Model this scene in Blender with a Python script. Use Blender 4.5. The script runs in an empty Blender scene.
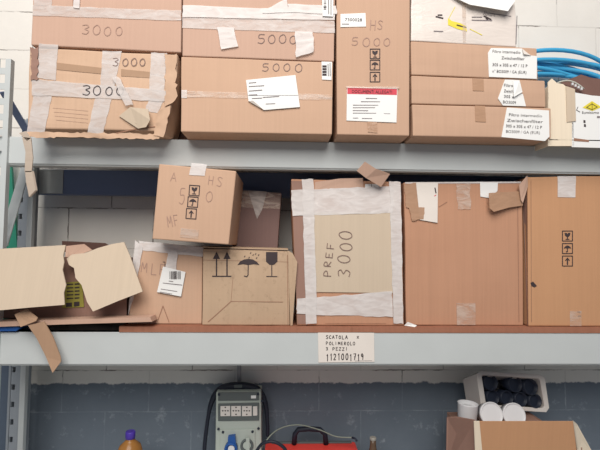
import bpy, bmesh, math, random
from mathutils import Vector, Matrix, noise
random.seed(7)
SC = bpy.context.scene
COL = SC.collection
R = math.radians

# ------------------------------------------------------------------ camera
FPX = 433.0
CAM = Vector((0, 0, 1.55))
ROT = Matrix.Rotation(R(-2.05), 3, 'Z') @ Matrix.Rotation(R(90 + 3.0), 3, 'X') @ Matrix.Rotation(0.009, 3, 'Z')
cd = bpy.data.cameras.new('camera'); co = bpy.data.objects.new('camera', cd); COL.objects.link(co)
cd.sensor_width = 36; cd.lens = FPX / 600 * 36; cd.clip_start = .05
co.matrix_world = Matrix.Translation(CAM) @ ROT.to_4x4()
SC.camera = co

def at(px, py, Y):
    """point of the plane y=Y seen at photo position (px,py)"""
    d = ROT @ Vector(((px - 300) / FPX, -(py - 225) / FPX, -1))
    return CAM + d * (Y / d.y)

def atz(px, py, Z):
    d = ROT @ Vector(((px - 300) / FPX, -(py - 225) / FPX, -1))
    return CAM + d * ((Z - CAM.z) / d.z)

YB = 1.75      # front of the rack beams
YW = 2.20      # back wall
ZTOP_B, ZTOP_A = at(300, 141.5, YB).z, at(300, 169.5, YB).z     # upper beam top / bottom
ZMID_B, ZMID_A = at(300, 332.5, YB).z, at(300, 366, YB).z     # lower beam
ZDK = 0.50

# ------------------------------------------------------------------ materials
def lin(c):
    c = c / 255
    return c / 12.92 if c <= .04045 else ((c + .055) / 1.055) ** 2.4
def rgb(r, g, b): return (lin(r), lin(g), lin(b), 1)

def newmat(name):
    m = bpy.data.materials.new(name); m.use_nodes = True
    nt = m.node_tree
    return m, nt, nt.nodes['Principled BSDF']

def N(nt, t, **kw):
    n = nt.nodes.new(t)
    for k, v in kw.items():
        if k in n.inputs: n.inputs[k].default_value = v
        else: setattr(n, k, v)
    return n

def plain(name, c, rough=.6, metal=0, spot=.06, scale=14, bump=0.0, spec=.3):
    m, nt, b = newmat(name)
    tc = N(nt, 'ShaderNodeTexCoord')
    nz = N(nt, 'ShaderNodeTexNoise', Scale=scale, Detail=5.0)
    nt.links.new(tc.outputs['Object'], nz.inputs['Vector'])
    mx = N(nt, 'ShaderNodeMix', data_type='RGBA')
    mx.inputs[6].default_value = tuple(x * (1 - spot) for x in c[:3]) + (1,)
    mx.inputs[7].default_value = tuple(min(1, x * (1 + spot)) for x in c[:3]) + (1,)
    nt.links.new(nz.outputs['Fac'], mx.inputs[0])
    nt.links.new(mx.outputs[2], b.inputs['Base Color'])
    b.inputs['Roughness'].default_value = rough; b.inputs['Metallic'].default_value = metal
    b.inputs['Specular IOR Level'].default_value = spec
    if bump:
        bp = N(nt, 'ShaderNodeBump', Strength=bump, Distance=.003)
        nt.links.new(nz.outputs['Fac'], bp.inputs['Height']); nt.links.new(bp.outputs['Normal'], b.inputs['Normal'])
    return m

def cardboard(name, c, stain=.1, flute=.03, dirt=0.0):
    m, nt, b = newmat(name)
    tc = N(nt, 'ShaderNodeTexCoord')
    mp = N(nt, 'ShaderNodeMapping'); mp.inputs['Scale'].default_value = (110, 4, 2.5)
    nt.links.new(tc.outputs['Object'], mp.inputs['Vector'])
    st = N(nt, 'ShaderNodeTexNoise', Scale=1.0, Detail=2.0)
    nt.links.new(mp.outputs[0], st.inputs['Vector'])
    nz = N(nt, 'ShaderNodeTexNoise', Scale=6.0, Detail=6.0, Roughness=.6)
    nt.links.new(tc.outputs['Object'], nz.inputs['Vector'])
    def mixc(fac, c1, c2):
        mx = N(nt, 'ShaderNodeMix', data_type='RGBA')
        for i, cc in ((6, c1), (7, c2)):
            if isinstance(cc, tuple): mx.inputs[i].default_value = cc
            else: nt.links.new(cc, mx.inputs[i])
        nt.links.new(fac, mx.inputs[0]); return mx.outputs[2]
    sc = lambda k: tuple(x * k for x in c[:3]) + (1,)
    a = mixc(st.outputs['Fac'], sc(1 - flute * 2), sc(1 + flute * 2))
    rp = N(nt, 'ShaderNodeMapRange'); rp.inputs[1].default_value = .3; rp.inputs[2].default_value = .7
    rp.inputs[3].default_value = 0; rp.inputs[4].default_value = stain * 2
    nt.links.new(nz.outputs['Fac'], rp.inputs[0])
    o = mixc(rp.outputs[0], a, (c[0] * .8, c[1] * .74, c[2] * .7, 1))
    if dirt:
        n2 = N(nt, 'ShaderNodeTexNoise', Scale=38.0, Detail=8.0, Roughness=.75)
        nt.links.new(tc.outputs['Object'], n2.inputs['Vector'])
        r2 = N(nt, 'ShaderNodeMapRange'); r2.inputs[1].default_value = .55; r2.inputs[2].default_value = .72
        r2.inputs[4].default_value = dirt
        nt.links.new(n2.outputs['Fac'], r2.inputs[0])
        o = mixc(r2.outputs[0], o, (c[0] * .45, c[1] * .42, c[2] * .4, 1))
    nt.links.new(o, b.inputs['Base Color'])
    b.inputs['Roughness'].default_value = .75; b.inputs['Specular IOR Level'].default_value = .25
    bp = N(nt, 'ShaderNodeBump', Strength=.12, Distance=.002)
    nt.links.new(st.outputs['Fac'], bp.inputs['Height']); nt.links.new(bp.outputs['Normal'], b.inputs['Normal'])
    return m

def tapemat(name, c, clear=.2, rough=.35, wr=.5):
    m, nt, b = newmat(name)
    tc = N(nt, 'ShaderNodeTexCoord')
    mp = N(nt, 'ShaderNodeMapping'); mp.inputs['Scale'].default_value = (9, 9, 26)
    nt.links.new(tc.outputs['Object'], mp.inputs['Vector'])
    nz = N(nt, 'ShaderNodeTexNoise', Scale=1.6, Detail=5.0, Distortion=1.2)
    nt.links.new(mp.outputs[0], nz.inputs['Vector'])
    mx = N(nt, 'ShaderNodeMix', data_type='RGBA')
    mx.inputs[6].default_value = tuple(x * .95 for x in c[:3]) + (1,); mx.inputs[7].default_value = c
    nt.links.new(nz.outputs['Fac'], mx.inputs[0]); nt.links.new(mx.outputs[2], b.inputs['Base Color'])
    b.inputs['Roughness'].default_value = rough
    bp = N(nt, 'ShaderNodeBump', Strength=wr, Distance=.003)
    nt.links.new(nz.outputs['Fac'], bp.inputs['Height']); nt.links.new(bp.outputs['Normal'], b.inputs['Normal'])
    if clear:
        tr = N(nt, 'ShaderNodeBsdfTransparent'); ms = N(nt, 'ShaderNodeMixShader')
        rp = N(nt, 'ShaderNodeMapRange'); rp.inputs[1].default_value = .25; rp.inputs[2].default_value = .75
        rp.inputs[3].default_value = clear * .4; rp.inputs[4].default_value = min(1, clear * 1.6)
        nt.links.new(nz.outputs['Fac'], rp.inputs[0]); nt.links.new(rp.outputs[0], ms.inputs[0])
        nt.links.new(b.outputs[0], ms.inputs[1]); nt.links.new(tr.outputs[0], ms.inputs[2])
        nt.links.new(ms.outputs[0], nt.nodes['Material Output'].inputs['Surface'])
    return m

CB = {
 'rose':  cardboard('cardboard rose',  rgb(193, 160, 141), .06),
 'tan':   cardboard('cardboard tan',   rgb(197, 163, 138), .06),
 'worn':  cardboard('cardboard worn',  rgb(202, 170, 144), .16, .04, .15),
 'mid':   cardboard('cardboard mid',   rgb(192, 158, 134), .05),
 'orange':cardboard('cardboard orange',rgb(186, 141, 114), .08, .045),
 'gold':  cardboard('cardboard gold',  rgb(192, 146, 110), .06),
 'dirty': cardboard('cardboard dirty', rgb(186, 160, 134), .12, .03, .5),
 'pale':  cardboard('cardboard pale',  rgb(198, 181, 160), .05),
 'plank': cardboard('brown board',     rgb(158, 108, 86), .2, .06, .3),
 'cream': cardboard('cream board',     rgb(228, 214, 192), .04),
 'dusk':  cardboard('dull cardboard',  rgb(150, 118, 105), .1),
 'shaded':   cardboard('dim cardboard', rgb(128, 104, 100), .1),  # for a box standing in shade; the shade is mixed into its brown
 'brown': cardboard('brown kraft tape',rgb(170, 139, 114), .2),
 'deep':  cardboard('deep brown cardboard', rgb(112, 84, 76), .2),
}
TAPE = tapemat('white packing tape', rgb(228, 222, 219), .24, .45, .22)
TAPEG = tapemat('greyish packing tape', rgb(218, 210, 206), .34, .45, .4)
TAPET = tapemat('thin white tape', rgb(222, 213, 208), .44, .45, .22)
CLEAR = tapemat('clear tape', rgb(225, 205, 190), .65, .22)
BTAPE = tapemat('brown tape', rgb(186, 148, 120), .15, .3)
GTAPE = tapemat('greyed tape', rgb(188, 172, 156), .05, .4)
PAPER = plain('white paper', rgb(230, 230, 228), .6, spot=.02)
YPAPER = plain('aged paper', rgb(222, 214, 206), .7, spot=.05)
INK = plain('black print', rgb(62, 52, 54), .7)
GREYINK = plain('faint print', rgb(130, 122, 124), .7)
MARK = plain('marker pen', rgb(124, 100, 94), .6)
FAINT = plain('faint marker pen', rgb(166, 134, 120), .7)
CREASE = plain('cardboard crease', rgb(150, 112, 92), .8)
RED = plain('red print', rgb(205, 70, 84), .5)
YEL = plain('yellow print', rgb(222, 205, 70), .5)
STEEL = plain('grey painted steel', rgb(190, 195, 195), .45, spot=.05, scale=9, spec=.4)
STEELD = plain('slate and shade toned steel', rgb(112, 126, 158), .5, spot=.05)  # slate on the brace; on the rear beam this blue stands in for shade
GREEN = plain('green board', rgb(50, 136, 112), .5)
BLUEP = plain('blue plastic', rgb(40, 84, 150), .4)
WHITEP = plain('white plastic', rgb(208, 208, 210), .4, spot=.03)
CRATE = plain('off white plastic', rgb(214, 208, 202), .5, spot=.06)
DARKP = plain('dark plastic', rgb(38, 44, 58), .4)
BLACKR = plain('black rubber', rgb(34, 38, 50), .5)
GREYP = plain('grey plastic', rgb(172, 180, 172), .5, spot=.03)
DGREYP = plain('dark grey plastic', rgb(92, 98, 98), .5)
REDP = plain('red painted metal', rgb(222, 70, 62), .4)
LABG = plain('olive green label', rgb(150, 142, 66), .6)
GREYC = plain('grey conduit paint', rgb(150, 148, 150), .6)
STEELSHADE = plain('shade darkened grey steel', rgb(146, 153, 160), .5)  # the same steel paint with shade mixed into the grey
DKST = plain('dark grey steel', rgb(84, 96, 112), .5)
HOSE = plain('blue hose', rgb(70, 166, 212), .25, spot=.12, scale=8, spec=.5)
HOSED = plain('pale wire', rgb(190, 190, 180), .5)

# ------------------------------------------------------------------ mesh builder
class MB:
    def __init__(s): s.bm = bmesh.new(); s.mats = []
    def mi(s, m):
        if m not in s.mats: s.mats.append(m)
        return s.mats.index(m)
    def face(s, pts, m, smooth=False):
        vs = [s.bm.verts.new(p) for p in pts]
        try:
            f = s.bm.faces.new(vs); f.material_index = s.mi(m); f.smooth = smooth
        except ValueError: pass
    def prism(s, pts, off, m):
        """polygon pts (facing the viewer) extruded by the vector off"""
        off = Vector(off); n = len(pts)
        a = [s.bm.verts.new(p) for p in pts]; b = [s.bm.verts.new(Vector(p) + off) for p in pts]
        k = s.mi(m)
        fs = [s.bm.faces.new(a), s.bm.faces.new(b[::-1])]
        for i in range(n):
            j = (i + 1) % n
            fs.append(s.bm.faces.new((a[j], a[i], b[i], b[j])))
        for f in fs: f.material_index = k
    def box(s, x0, x1, y0, y1, z0, z1, m):
        s.prism([(x0, y0, z0), (x1, y0, z0), (x1, y0, z1), (x0, y0, z1)], (0, y1 - y0, 0), m)
    def tube(s, pts, r, m, seg=10, closed=False, radii=None):
        pts = [Vector(p) for p in pts]; n = len(pts); rings = []; k = s.mi(m)
        up = None
        for i, p in enumerate(pts):
            if closed: t = pts[(i + 1) % n] - pts[i - 1]
            else: t = pts[min(i + 1, n - 1)] - pts[max(i - 1, 0)]
            t.normalize()
            if up is None:
                up = t.orthogonal().normalized()
            up = (up - t * up.dot(t)).normalized(); sd = t.cross(up)
            rr = radii[i] if radii else r
            rings.append([s.bm.verts.new(p + (up * math.cos(a) + sd * math.sin(a)) * rr) for a in [2 * math.pi * q / seg for q in range(seg)]])
        for i in range(n if closed else n - 1):
            A, B = rings[i], rings[(i + 1) % n]
            for q in range(seg):
                f = s.bm.faces.new((A[q], A[(q + 1) % seg], B[(q + 1) % seg], B[q])); f.smooth = True; f.material_index = k
        if not closed:
            for A in (rings[0][::-1], rings[-1]):
                f = s.bm.faces.new(A); f.material_index = k
    def lathe(s, c, axis, prof, m, seg=24):
        """prof = [(radius, distance along axis)]"""
        c = Vector(c); ax = Vector(axis).normalized(); u = ax.orthogonal().normalized(); w = ax.cross(u); k = s.mi(m)
        rings = [[s.bm.verts.new(c + ax * h + (u * math.cos(2 * math.pi * q / seg) + w * math.sin(2 * math.pi * q / seg)) * max(r, 1e-4)) for q in range(seg)] for r, h in prof]
        for A, B in zip(rings, rings[1:]):
            for q in range(seg):
                f = s.bm.faces.new((A[q], A[(q + 1) % seg], B[(q + 1) % seg], B[q])); f.smooth = True; f.material_index = k
        for A in (rings[0][::-1], rings[-1]):
            f = s.bm.faces.new(A); f.material_index = k
    def build(s, name, parent=None, origin=None, bevel=0, bseg=2, fixn=True):
        if fixn: bmesh.ops.recalc_face_normals(s.bm, faces=s.bm.faces)
        og = Vector(origin) if origin is not None else (Vector(parent.location) if parent is not None else Vector((0, 0, 0)))
        if parent is not None and parent.parent is not None and origin is None: og = Vector(parent.parent.location)
        bmesh.ops.translate(s.bm, verts=s.bm.verts, vec=-og)
        me = bpy.data.meshes.new(name); s.bm.to_mesh(me); s.bm.free()
        for m in s.mats: me.materials.append(m)
        o = bpy.data.objects.new(name, me); COL.objects.link(o)
        if parent is not None: o.parent = parent
        else: o.location = og
        if bevel:
            b = o.modifiers.new('bevel', 'BEVEL'); b.width = bevel; b.segments = bseg; b.limit_method = 'ANGLE'; b.angle_limit = R(40)
        return o

def tag(o, label, cat, group=None, kind=None):
    if label: o['label'] = label
    if cat: o['category'] = cat
    if group: o['group'] = group
    if kind: o['kind'] = kind
    return o
def thing(name, loc, label, cat, group=None):
    o = bpy.data.objects.new(name, None); COL.objects.link(o); o.location = loc; o.empty_display_size = .05
    return tag(o, label, cat, group)

def spline(pts, n=10):
    out = []; P = [pts[0]] + list(pts) + [pts[-1]]
    for i in range(1, len(P) - 2):
        a, b, c_, d = map(Vector, P[i - 1:i + 3])
        for q in range(n):
            u = q / n; out.append(.5 * ((2 * b) + (c_ - a) * u + (2 * a - 5 * b + 4 * c_ - d) * u * u + (3 * b - a - 3 * c_ + d) * u ** 3))
    out.append(Vector(pts[-1])); return out
# ------------------------------------------------------------------ hand lettering
G = {
 '0': [[(.5, 0), (.15, .25), (.1, .7), (.4, 1), (.8, .85), (.9, .4), (.7, .05), (.45, .02)]],
 '1': [[(.3, .2), (.55, 0), (.55, 1)]],
 '2': [[(.1, .2), (.4, 0), (.85, .2), (.6, .6), (.1, 1), (.9, .97)]],
 '3': [[(.1, .08), (.6, 0), (.85, .22), (.4, .45), (.85, .65), (.6, .98), (.1, .92)]],
 '5': [[(.85, 0), (.25, .03), (.2, .42), (.7, .42), (.85, .7), (.55, 1), (.1, .92)]],
 '7': [[(.1, .02), (.9, 0), (.4, 1)], [(.3, .5), (.75, .5)]],
 '9': [[(.85, .25), (.5, 0), (.15, .25), (.45, .5), (.85, .25), (.75, 1)]],
 'A': [[(.05, 1), (.5, 0), (.95, 1)], [(.25, .62), (.75, .62)]],
 'C': [[(.9, .12), (.5, 0), (.12, .4), (.3, .9), (.9, .9)]],
 'E': [[(.85, .02), (.15, 0), (.15, 1), (.9, .98)], [(.15, .5), (.7, .48)]],
 'F': [[(.9, .02), (.15, 0), (.15, 1)], [(.15, .5), (.7, .48)]],
 'H': [[(.1, 0), (.12, 1)], [(.88, 0), (.85, 1)], [(.1, .5), (.88, .48)]],
 'I': [[(.5, 0), (.5, 1)]],
 'L': [[(.15, 0), (.15, 1), (.85, .98)]],
 'M': [[(.05, 1), (.15, 0), (.5, .65), (.85, 0), (.95, 1)]],
 'O': [[(.5, 0), (.1, .35), (.25, .9), (.65, 1), (.92, .5), (.6, .02), (.45, .02)]],
 'P': [[(.15, 1), (.15, 0), (.75, .08), (.8, .4), (.15, .55)]],
 'R': [[(.15, 1), (.15, 0), (.75, .08), (.75, .4), (.15, .52), (.9, 1)]],
 'S': [[(.88, .1), (.45, 0), (.15, .22), (.8, .65), (.6, 1), (.08, .92)]],
 'T': [[(.05, .02), (.95, 0)], [(.5, 0), (.48, 1)]],
 'U': [[(.12, 0), (.15, .8), (.5, 1), (.85, .8), (.88, 0)]],
 'Z': [[(.1, .02), (.9, 0), (.1, 1), (.92, .98)]],
 'X': [[(.1, .2), (.9, 1)], [(.9, .2), (.1, 1)]],
}

class Surf:
    """a face turned towards the aisle; photo positions on it become points on it"""
    def P(s, px, py, off=0): raise NotImplementedError
    def stroke(s, mb, pts, w, m, off=.0012):
        for (x0, y0), (x1, y1) in zip(pts, pts[1:]):
            dx, dy = x1 - x0, y1 - y0; L = math.hypot(dx, dy) or 1; ex, ey = dx / L * w * .3, dy / L * w * .3
            nx, ny = -dy / L * w / 2, dx / L * w / 2
            mb.face([s.P(x0 - ex + nx, y0 - ey + ny, off), s.P(x1 + ex + nx, y1 + ey + ny, off), s.P(x1 + ex - nx, y1 + ey - ny, off), s.P(x0 - ex - nx, y0 - ey - ny, off)], m)
    def hand(s, mb, text, x, y, h, adv, w, m, ang=0, off=.0012, wid=.72):
        ca, sa = math.cos(R(ang)), math.sin(R(ang))
        for i, ch in enumerate(text):
            if ch == ' ': continue
            jx, jy, js = random.uniform(-.06, .06) * adv, random.uniform(-.08, .08) * h, random.uniform(.92, 1.08)
            for st in G[ch]:
                pts = []
                for u, v in st:
                    lx, ly = i * adv + jx + u * adv * wid * js, jy + v * h * js
                    pts.append((x + lx * ca - ly * sa, y + lx * sa + ly * ca))
                if len(pts) > 4:
                    sm = spline([(a, b, 0) for a, b in pts], 3); pts = [(q.x, q.y) for q in sm]
                s.stroke(mb, pts, w, m, off)
    def text(s, mb, txt, x, y, h, m, width=None, ang=0, off=.0012):
        c = bpy.data.curves.new('t', 'FONT'); c.body = txt; c.size = 1; c.resolution_u = 2
        o = bpy.data.objects.new('t', c); me = bpy.data.meshes.new_from_object(o)
        xs = [v.co.x for v in me.vertices]; k = h / .7
        kx = (width / (max(xs) - min(xs))) if width else k
        ca, sa = math.cos(R(ang)), math.sin(R(ang))
        for p in me.polygons:
            q = []
            for i in p.vertices:
                v = me.vertices[i].co; lx, ly = (v.x - min(xs)) * kx, -v.y * k
                q.append(s.P(x + lx * ca - ly * sa, y + lx * sa + ly * ca, off))
            mb.face(q, m)
        bpy.data.meshes.remove(me); bpy.data.objects.remove(o); bpy.data.curves.remove(c)
    def fill(s, mb, pts, m, off=.0012): mb.face([s.P(x, y, off) for x, y in pts], m)
    # printed handling marks inside a frame
    def mark(s, mb, kind, cx, cy, w, m, frame=True, ang=0, ink=.9):
        ca, sa = math.cos(R(ang)), math.sin(R(ang))
        T = lambda u, v: (cx + (u * ca - v * sa) * w / 2, cy + (u * sa + v * ca) * w / 2)
        if frame:
            q = [T(-1, -1), T(1, -1), T(1, 1), T(-1, 1), T(-1, -1)]
            s.stroke(mb, q, ink, m)
        if kind == 'glass':
            s.fill(mb, [T(-.6, -.65), T(-.15, -.6), T(0, -.35), T(.1, -.62), T(.6, -.65), T(.5, -.1), T(.12, .2), T(-.12, .2), T(-.5, -.1)], m)
            s.fill(mb, [T(-.1, .15), T(.1, .15), T(.1, .65), T(-.1, .65)], m); s.fill(mb, [T(-.4, .6), T(.4, .6), T(.4, .75), T(-.4, .75)], m)
        if kind == 'umbrella':
            s.fill(mb, [T(-.75, .05), T(-.6, -.3), T(-.25, -.55), T(0, -.62), T(.25, -.55), T(.6, -.3), T(.75, .05), T(.35, -.08), T(0, .05), T(-.35, -.08)], m)
            s.stroke(mb, [T(0, 0), T(0, .6), T(-.1, .7), T(-.25, .6)], w * .09, m)
        if kind == 'arrow':
            s.stroke(mb, [T(0, .7), T(0, -.2)], w * .13, m)
            s.fill(mb, [T(0, -.72), T(.5, -.1), T(.36, 0), T(0, -.35), T(-.36, 0), T(-.5, -.1)], m)

class Plane(Surf):
    def __init__(s, Y): s.Y = Y
    def P(s, px, py, off=0): return at(px, py, s.Y - off)

class Plane3(Surf):
    """plane through three points"""
    def __init__(s, a, b, c):
        s.a = Vector(a); s.n = (Vector(b) - s.a).cross(Vector(c) - s.a).normalized()
        if s.n.y > 0: s.n = -s.n
    def P(s, px, py, off=0):
        d = ROT @ Vector(((px - 300) / FPX, -(py - 225) / FPX, -1))
        a = s.a + s.n * off
        return CAM + d * ((a - CAM).dot(s.n) / d.dot(s.n))

class Carton(Surf):
    def __init__(s, quad, Y, depth, mat, label, group, bulge=.003, wob=.0015, n=10, bowr=0, zb=None, cat='box', name='cardboard_box'):
        s.Y = Y; s.c = [at(x, y, Y) for x, y in quad]; s.depth = depth; s.bulge = bulge; s.wob = wob; s.n = n; s.bowr = bowr
        if zb is not None:
            for i in (2, 3): s.c[i].z = zb
        s.seed = random.uniform(0, 50)
        base = (s.c[2] + s.c[3]) / 2 + Vector((0, depth / 2, 0)); base.z = min(s.c[2].z, s.c[3].z)
        s.root = thing(name, base, label, cat, group)
        s.mb = MB(); s.mat = mat; s._body()
    def map(s, u, v, w):
        TL, TR, BR, BL = s.c
        p = (TL * (1 - u) + TR * u) * (1 - v) + (BL * (1 - u) + BR * u) * v
        p = p + Vector((0, s.depth * w, 0))
        p.y += s.dy(u, v) * (1 - w)
        p.x += s.bowr * 4 * v * (1 - v) * u
        e = noise.noise_vector(Vector((u * 2.1 + s.seed, v * 2.1, w * 2 + s.seed))) * s.wob
        p.x += e.x; p.z += e.z * (1 - v) * .8
        return p
    def dy(s, u, v):
        u = min(1, max(0, u)); v = min(1, max(0, v))
        return -s.bulge * 16 * u * (1 - u) * v * (1 - v) + s.wob * noise.noise(Vector((u * 3 + s.seed, v * 3, s.seed)))
    def _body(s):
        n = s.n; cache = {}
        def V(i, j, k):
            if (i, j, k) not in cache: cache[(i, j, k)] = s.mb.bm.verts.new(s.map(i / n, j / n, k / n))
            return cache[(i, j, k)]
        k = s.mb.mi(s.mat)
        for a in range(n):
            for b in range(n):
                for q in ([(a, b, 0), (a + 1, b, 0), (a + 1, b + 1, 0), (a, b + 1, 0)], [(a, b, n), (a, b + 1, n), (a + 1, b + 1, n), (a + 1, b, n)],
                          [(0, a, b), (0, a + 1, b), (0, a + 1, b + 1), (0, a, b + 1)], [(n, a, b), (n, a, b + 1), (n, a + 1, b + 1), (n, a + 1, b)],
                          [(a, 0, b), (a, 0, b + 1), (a + 1, 0, b + 1), (a + 1, 0, b)], [(a, n, b), (a + 1, n, b), (a + 1, n, b + 1), (a, n, b + 1)]):
                    f = s.mb.bm.faces.new([V(*t) for t in q]); f.material_index = k
    def uv(s, p):
        TL, TR, BR, BL = s.c; v = .5
        for _ in range(4):
            L = TL * (1 - v) + BL * v; Rr = TR * (1 - v) + BR * v
            u = (p.x - L.x) / (Rr.x - L.x)
            T = TL * (1 - u) + TR * u; B = BL * (1 - u) + BR * u
            v = (T.z - p.z) / (T.z - B.z)
        return u, v
    def P(s, px, py, off=0):
        p = at(px, py, s.Y); u, v = s.uv(p)
        return at(px, py, s.Y + s.dy(u, v) - off)
    def body(s, bevel=.004):
        s.obj = s.mb.build('body', s.root, bevel=bevel, bseg=2)
        return s.obj
    def patch(s, quad, mat, name='tape', nx=8, ny=4, off=.0016, wr=.0005, rag=.0, label=None, ink=None, parent=None, curl=0):
        """a strip stuck on the front: quad TL,TR,BR,BL in photo positions"""
        mb = MB(); k = mb.mi(mat); g = []
        (a, b, c, d) = quad; sd = random.uniform(0, 90)
        for j in range(ny + 1):
            row = []
            for i in range(nx + 1):
                u, v = i / nx, j / ny
                x = (a[0] * (1 - u) + b[0] * u) * (1 - v) + (d[0] * (1 - u) + c[0] * u) * v
                y = (a[1] * (1 - u) + b[1] * u) * (1 - v) + (d[1] * (1 - u) + c[1] * u) * v
                if rag and (i in (0, nx) or j in (0, ny)):
                    x += random.uniform(-rag, rag); y += random.uniform(-rag, rag)
                o = off + wr * (1 + noise.noise(Vector((x * .15 + sd, y * .4, sd))))
                if curl: o += curl * max(0, v - .6) ** 2 * 6
                row.append(mb.bm.verts.new(s.P(x, y, o)))
            g.append(row)
        for j in range(ny):
            for i in range(nx):
                f = mb.bm.faces.new((g[j][i], g[j][i + 1], g[j + 1][i + 1], g[j + 1][i])); f.material_index = k; f.smooth = True
        bnd = g[0] + [r[-1] for r in g[1:]] + g[-1][-2::-1] + [r[0] for r in g[-2:0:-1]]
        low = [mb.bm.verts.new(v.co + Vector((0, off * .8, 0))) for v in bnd]; bnd = [mb.bm.verts.new(v.co) for v in bnd]
        for i in range(len(bnd)):
            j = (i + 1) % len(bnd)
            f = mb.bm.faces.new((bnd[i], low[i], low[j], bnd[j])); f.material_index = k
        if ink: ink(mb)
        o = mb.build(name, parent or s.root)
        if label: o['label'] = label
        return o
    def sheet(s, pts, mat, name='paper_label', off=.003, th=.0018, ink=None, label=None):
        mb = MB(); mb.prism([s.P(x, y, off) for x, y in pts], (0, th, 0), mat)
        if ink: ink(mb, off + .0006)
        o = mb.build(name, s.root)
        if label: o['label'] = label
        return o

def lines(s, mb, off, rows, w, m):
    for x0, x1, y0, y1 in rows: s.stroke(mb, [(x0, y0), (x1, y1)], w, m, off)
def barcode(s, mb, off, x0, y0, x1, y1, n, m, vert=True):
    for i in range(n):
        t = (i + .5) / n; w = random.choice((.3, .5, .8)) * ((x1 - x0) if vert else (y1 - y0)) / n
        if vert: s.stroke(mb, [(x0 + (x1 - x0) * t, y0), (x0 + (x1 - x0) * t, y1)], w, m, off)
        else: s.stroke(mb, [(x0, y0 + (y1 - y0) * t), (x1, y0 + (y1 - y0) * t)], w, m, off)

# ================================================================== setting
def wall_material():
    m, nt, b = newmat('painted block wall')
    tc = N(nt, 'ShaderNodeTexCoord')
    sep = N(nt, 'ShaderNodeSeparateXYZ'); nt.links.new(tc.outputs['Object'], sep.inputs[0])
    zj = at(80, 208, YW).z; xj = at(105, 415, YW).x
    nz = N(nt, 'ShaderNodeTexNoise', Scale=5.0, Detail=8.0, Roughness=.65); nt.links.new(tc.outputs['Object'], nz.inputs['Vector'])
    fine = N(nt, 'ShaderNodeTexNoise', Scale=40.0, Detail=4.0); nt.links.new(tc.outputs['Object'], fine.inputs['Vector'])
    def math_(op, a, bb=None):
        n = N(nt, 'ShaderNodeMath', operation=op)
        for i, q in enumerate((a, bb)):
            if q is None: continue
            if isinstance(q, (int, float)): n.inputs[i].default_value = q
            else: nt.links.new(q, n.inputs[i])
        return n.outputs[0]
    cx = N(nt, 'ShaderNodeCombineXYZ')
    wob = math_('MULTIPLY', math_('SUBTRACT', fine.outputs['Fac'], .5), .008)
    nt.links.new(math_('ADD', math_('SUBTRACT', sep.outputs['X'], xj - 10 * .42 - .21), wob), cx.inputs[0])
    nt.links.new(math_('ADD', math_('SUBTRACT', sep.outputs['Z'], zj - 20 * .2), wob), cx.inputs[1])
    br = N(nt, 'ShaderNodeTexBrick', Scale=1.0); br.inputs['Brick Width'].default_value = .42; br.inputs['Row Height'].default_value = .2
    br.inputs['Mortar Size'].default_value = .0035; br.inputs['Mortar Smooth'].default_value = .3
    br.offset = .5
    nt.links.new(cx.outputs[0], br.inputs['Vector'])
    gap = N(nt, 'ShaderNodeMapRange'); gap.inputs[1].default_value = .48; gap.inputs[2].default_value = .62
    nt.links.new(nz.outputs['Fac'], gap.inputs[0])
    mort = math_('MULTIPLY', br.outputs['Fac'], math_('ADD', math_('MULTIPLY', gap.outputs[0], .7), .12))
    def mixc(f, c1, c2):
        mx = N(nt, 'ShaderNodeMix', data_type='RGBA')
        for i, cc in ((6, c1), (7, c2)):
            if isinstance(cc, tuple): mx.inputs[i].default_value = cc
            else: nt.links.new(cc, mx.inputs[i])
        nt.links.new(f, mx.inputs[0]); return mx.outputs[2]
    white = mixc(nz.outputs['Fac'], rgb(216, 212, 205), rgb(234, 230, 223))
    slate = mixc(nz.outputs['Fac'], rgb(98, 108, 120), rgb(116, 126, 136))
    # chips in the slate paint
    n3 = N(nt, 'ShaderNodeTexNoise', Scale=16.0, Detail=9.0, Roughness=.7); nt.links.new(tc.outputs['Object'], n3.inputs['Vector'])
    ch = N(nt, 'ShaderNodeMapRange'); ch.inputs[1].default_value = .58; ch.inputs[2].default_value = .74; ch.inputs[4].default_value = .55
    nt.links.new(n3.outputs['Fac'], ch.inputs[0])
    slate = mixc(ch.outputs[0], slate, rgb(176, 184, 190))
    slate = mixc(math_('MULTIPLY', mort, .5), slate, rgb(170, 178, 184))
    white = mixc(math_('MINIMUM', math_('MULTIPLY', mort, 1.2), 1.0), white, rgb(120, 112, 106))
    zp = at(300, 383, YW).z
    edge = math_('ADD', math_('SUBTRACT', sep.outputs['Z'], zp), math_('MULTIPLY', math_('SUBTRACT', n3.outputs['Fac'], .5), .05))
    fe = N(nt, 'ShaderNodeMapRange'); fe.inputs[1].default_value = -.003; fe.inputs[2].default_value = .003
    nt.links.new(edge, fe.inputs[0])
    col = mixc(fe.outputs[0], slate, white)
    nt.links.new(col, b.inputs['Base Color']); b.inputs['Roughness'].default_value = .7; b.inputs['Specular IOR Level'].default_value = .25
    h = math_('SUBTRACT', math_('MULTIPLY', fine.outputs['Fac'], .25), mort)
    bp = N(nt, 'ShaderNodeBump', Strength=.5, Distance=.004); nt.links.new(h, bp.inputs['Height']); nt.links.new(bp.outputs['Normal'], b.inputs['Normal'])
    return m
mb = MB(); mb.box(-4, 4, YW, YW + .2, 0, 3.6, wall_material()); tag(mb.build('wall_back'), None, None, kind='structure')
mb = MB(); mb.box(-4, 4, -3, YW + .2, -.1, 0, plain('concrete floor', rgb(140, 136, 130), .8, bump=.2)); tag(mb.build('floor'), None, None, kind='structure')

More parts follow.
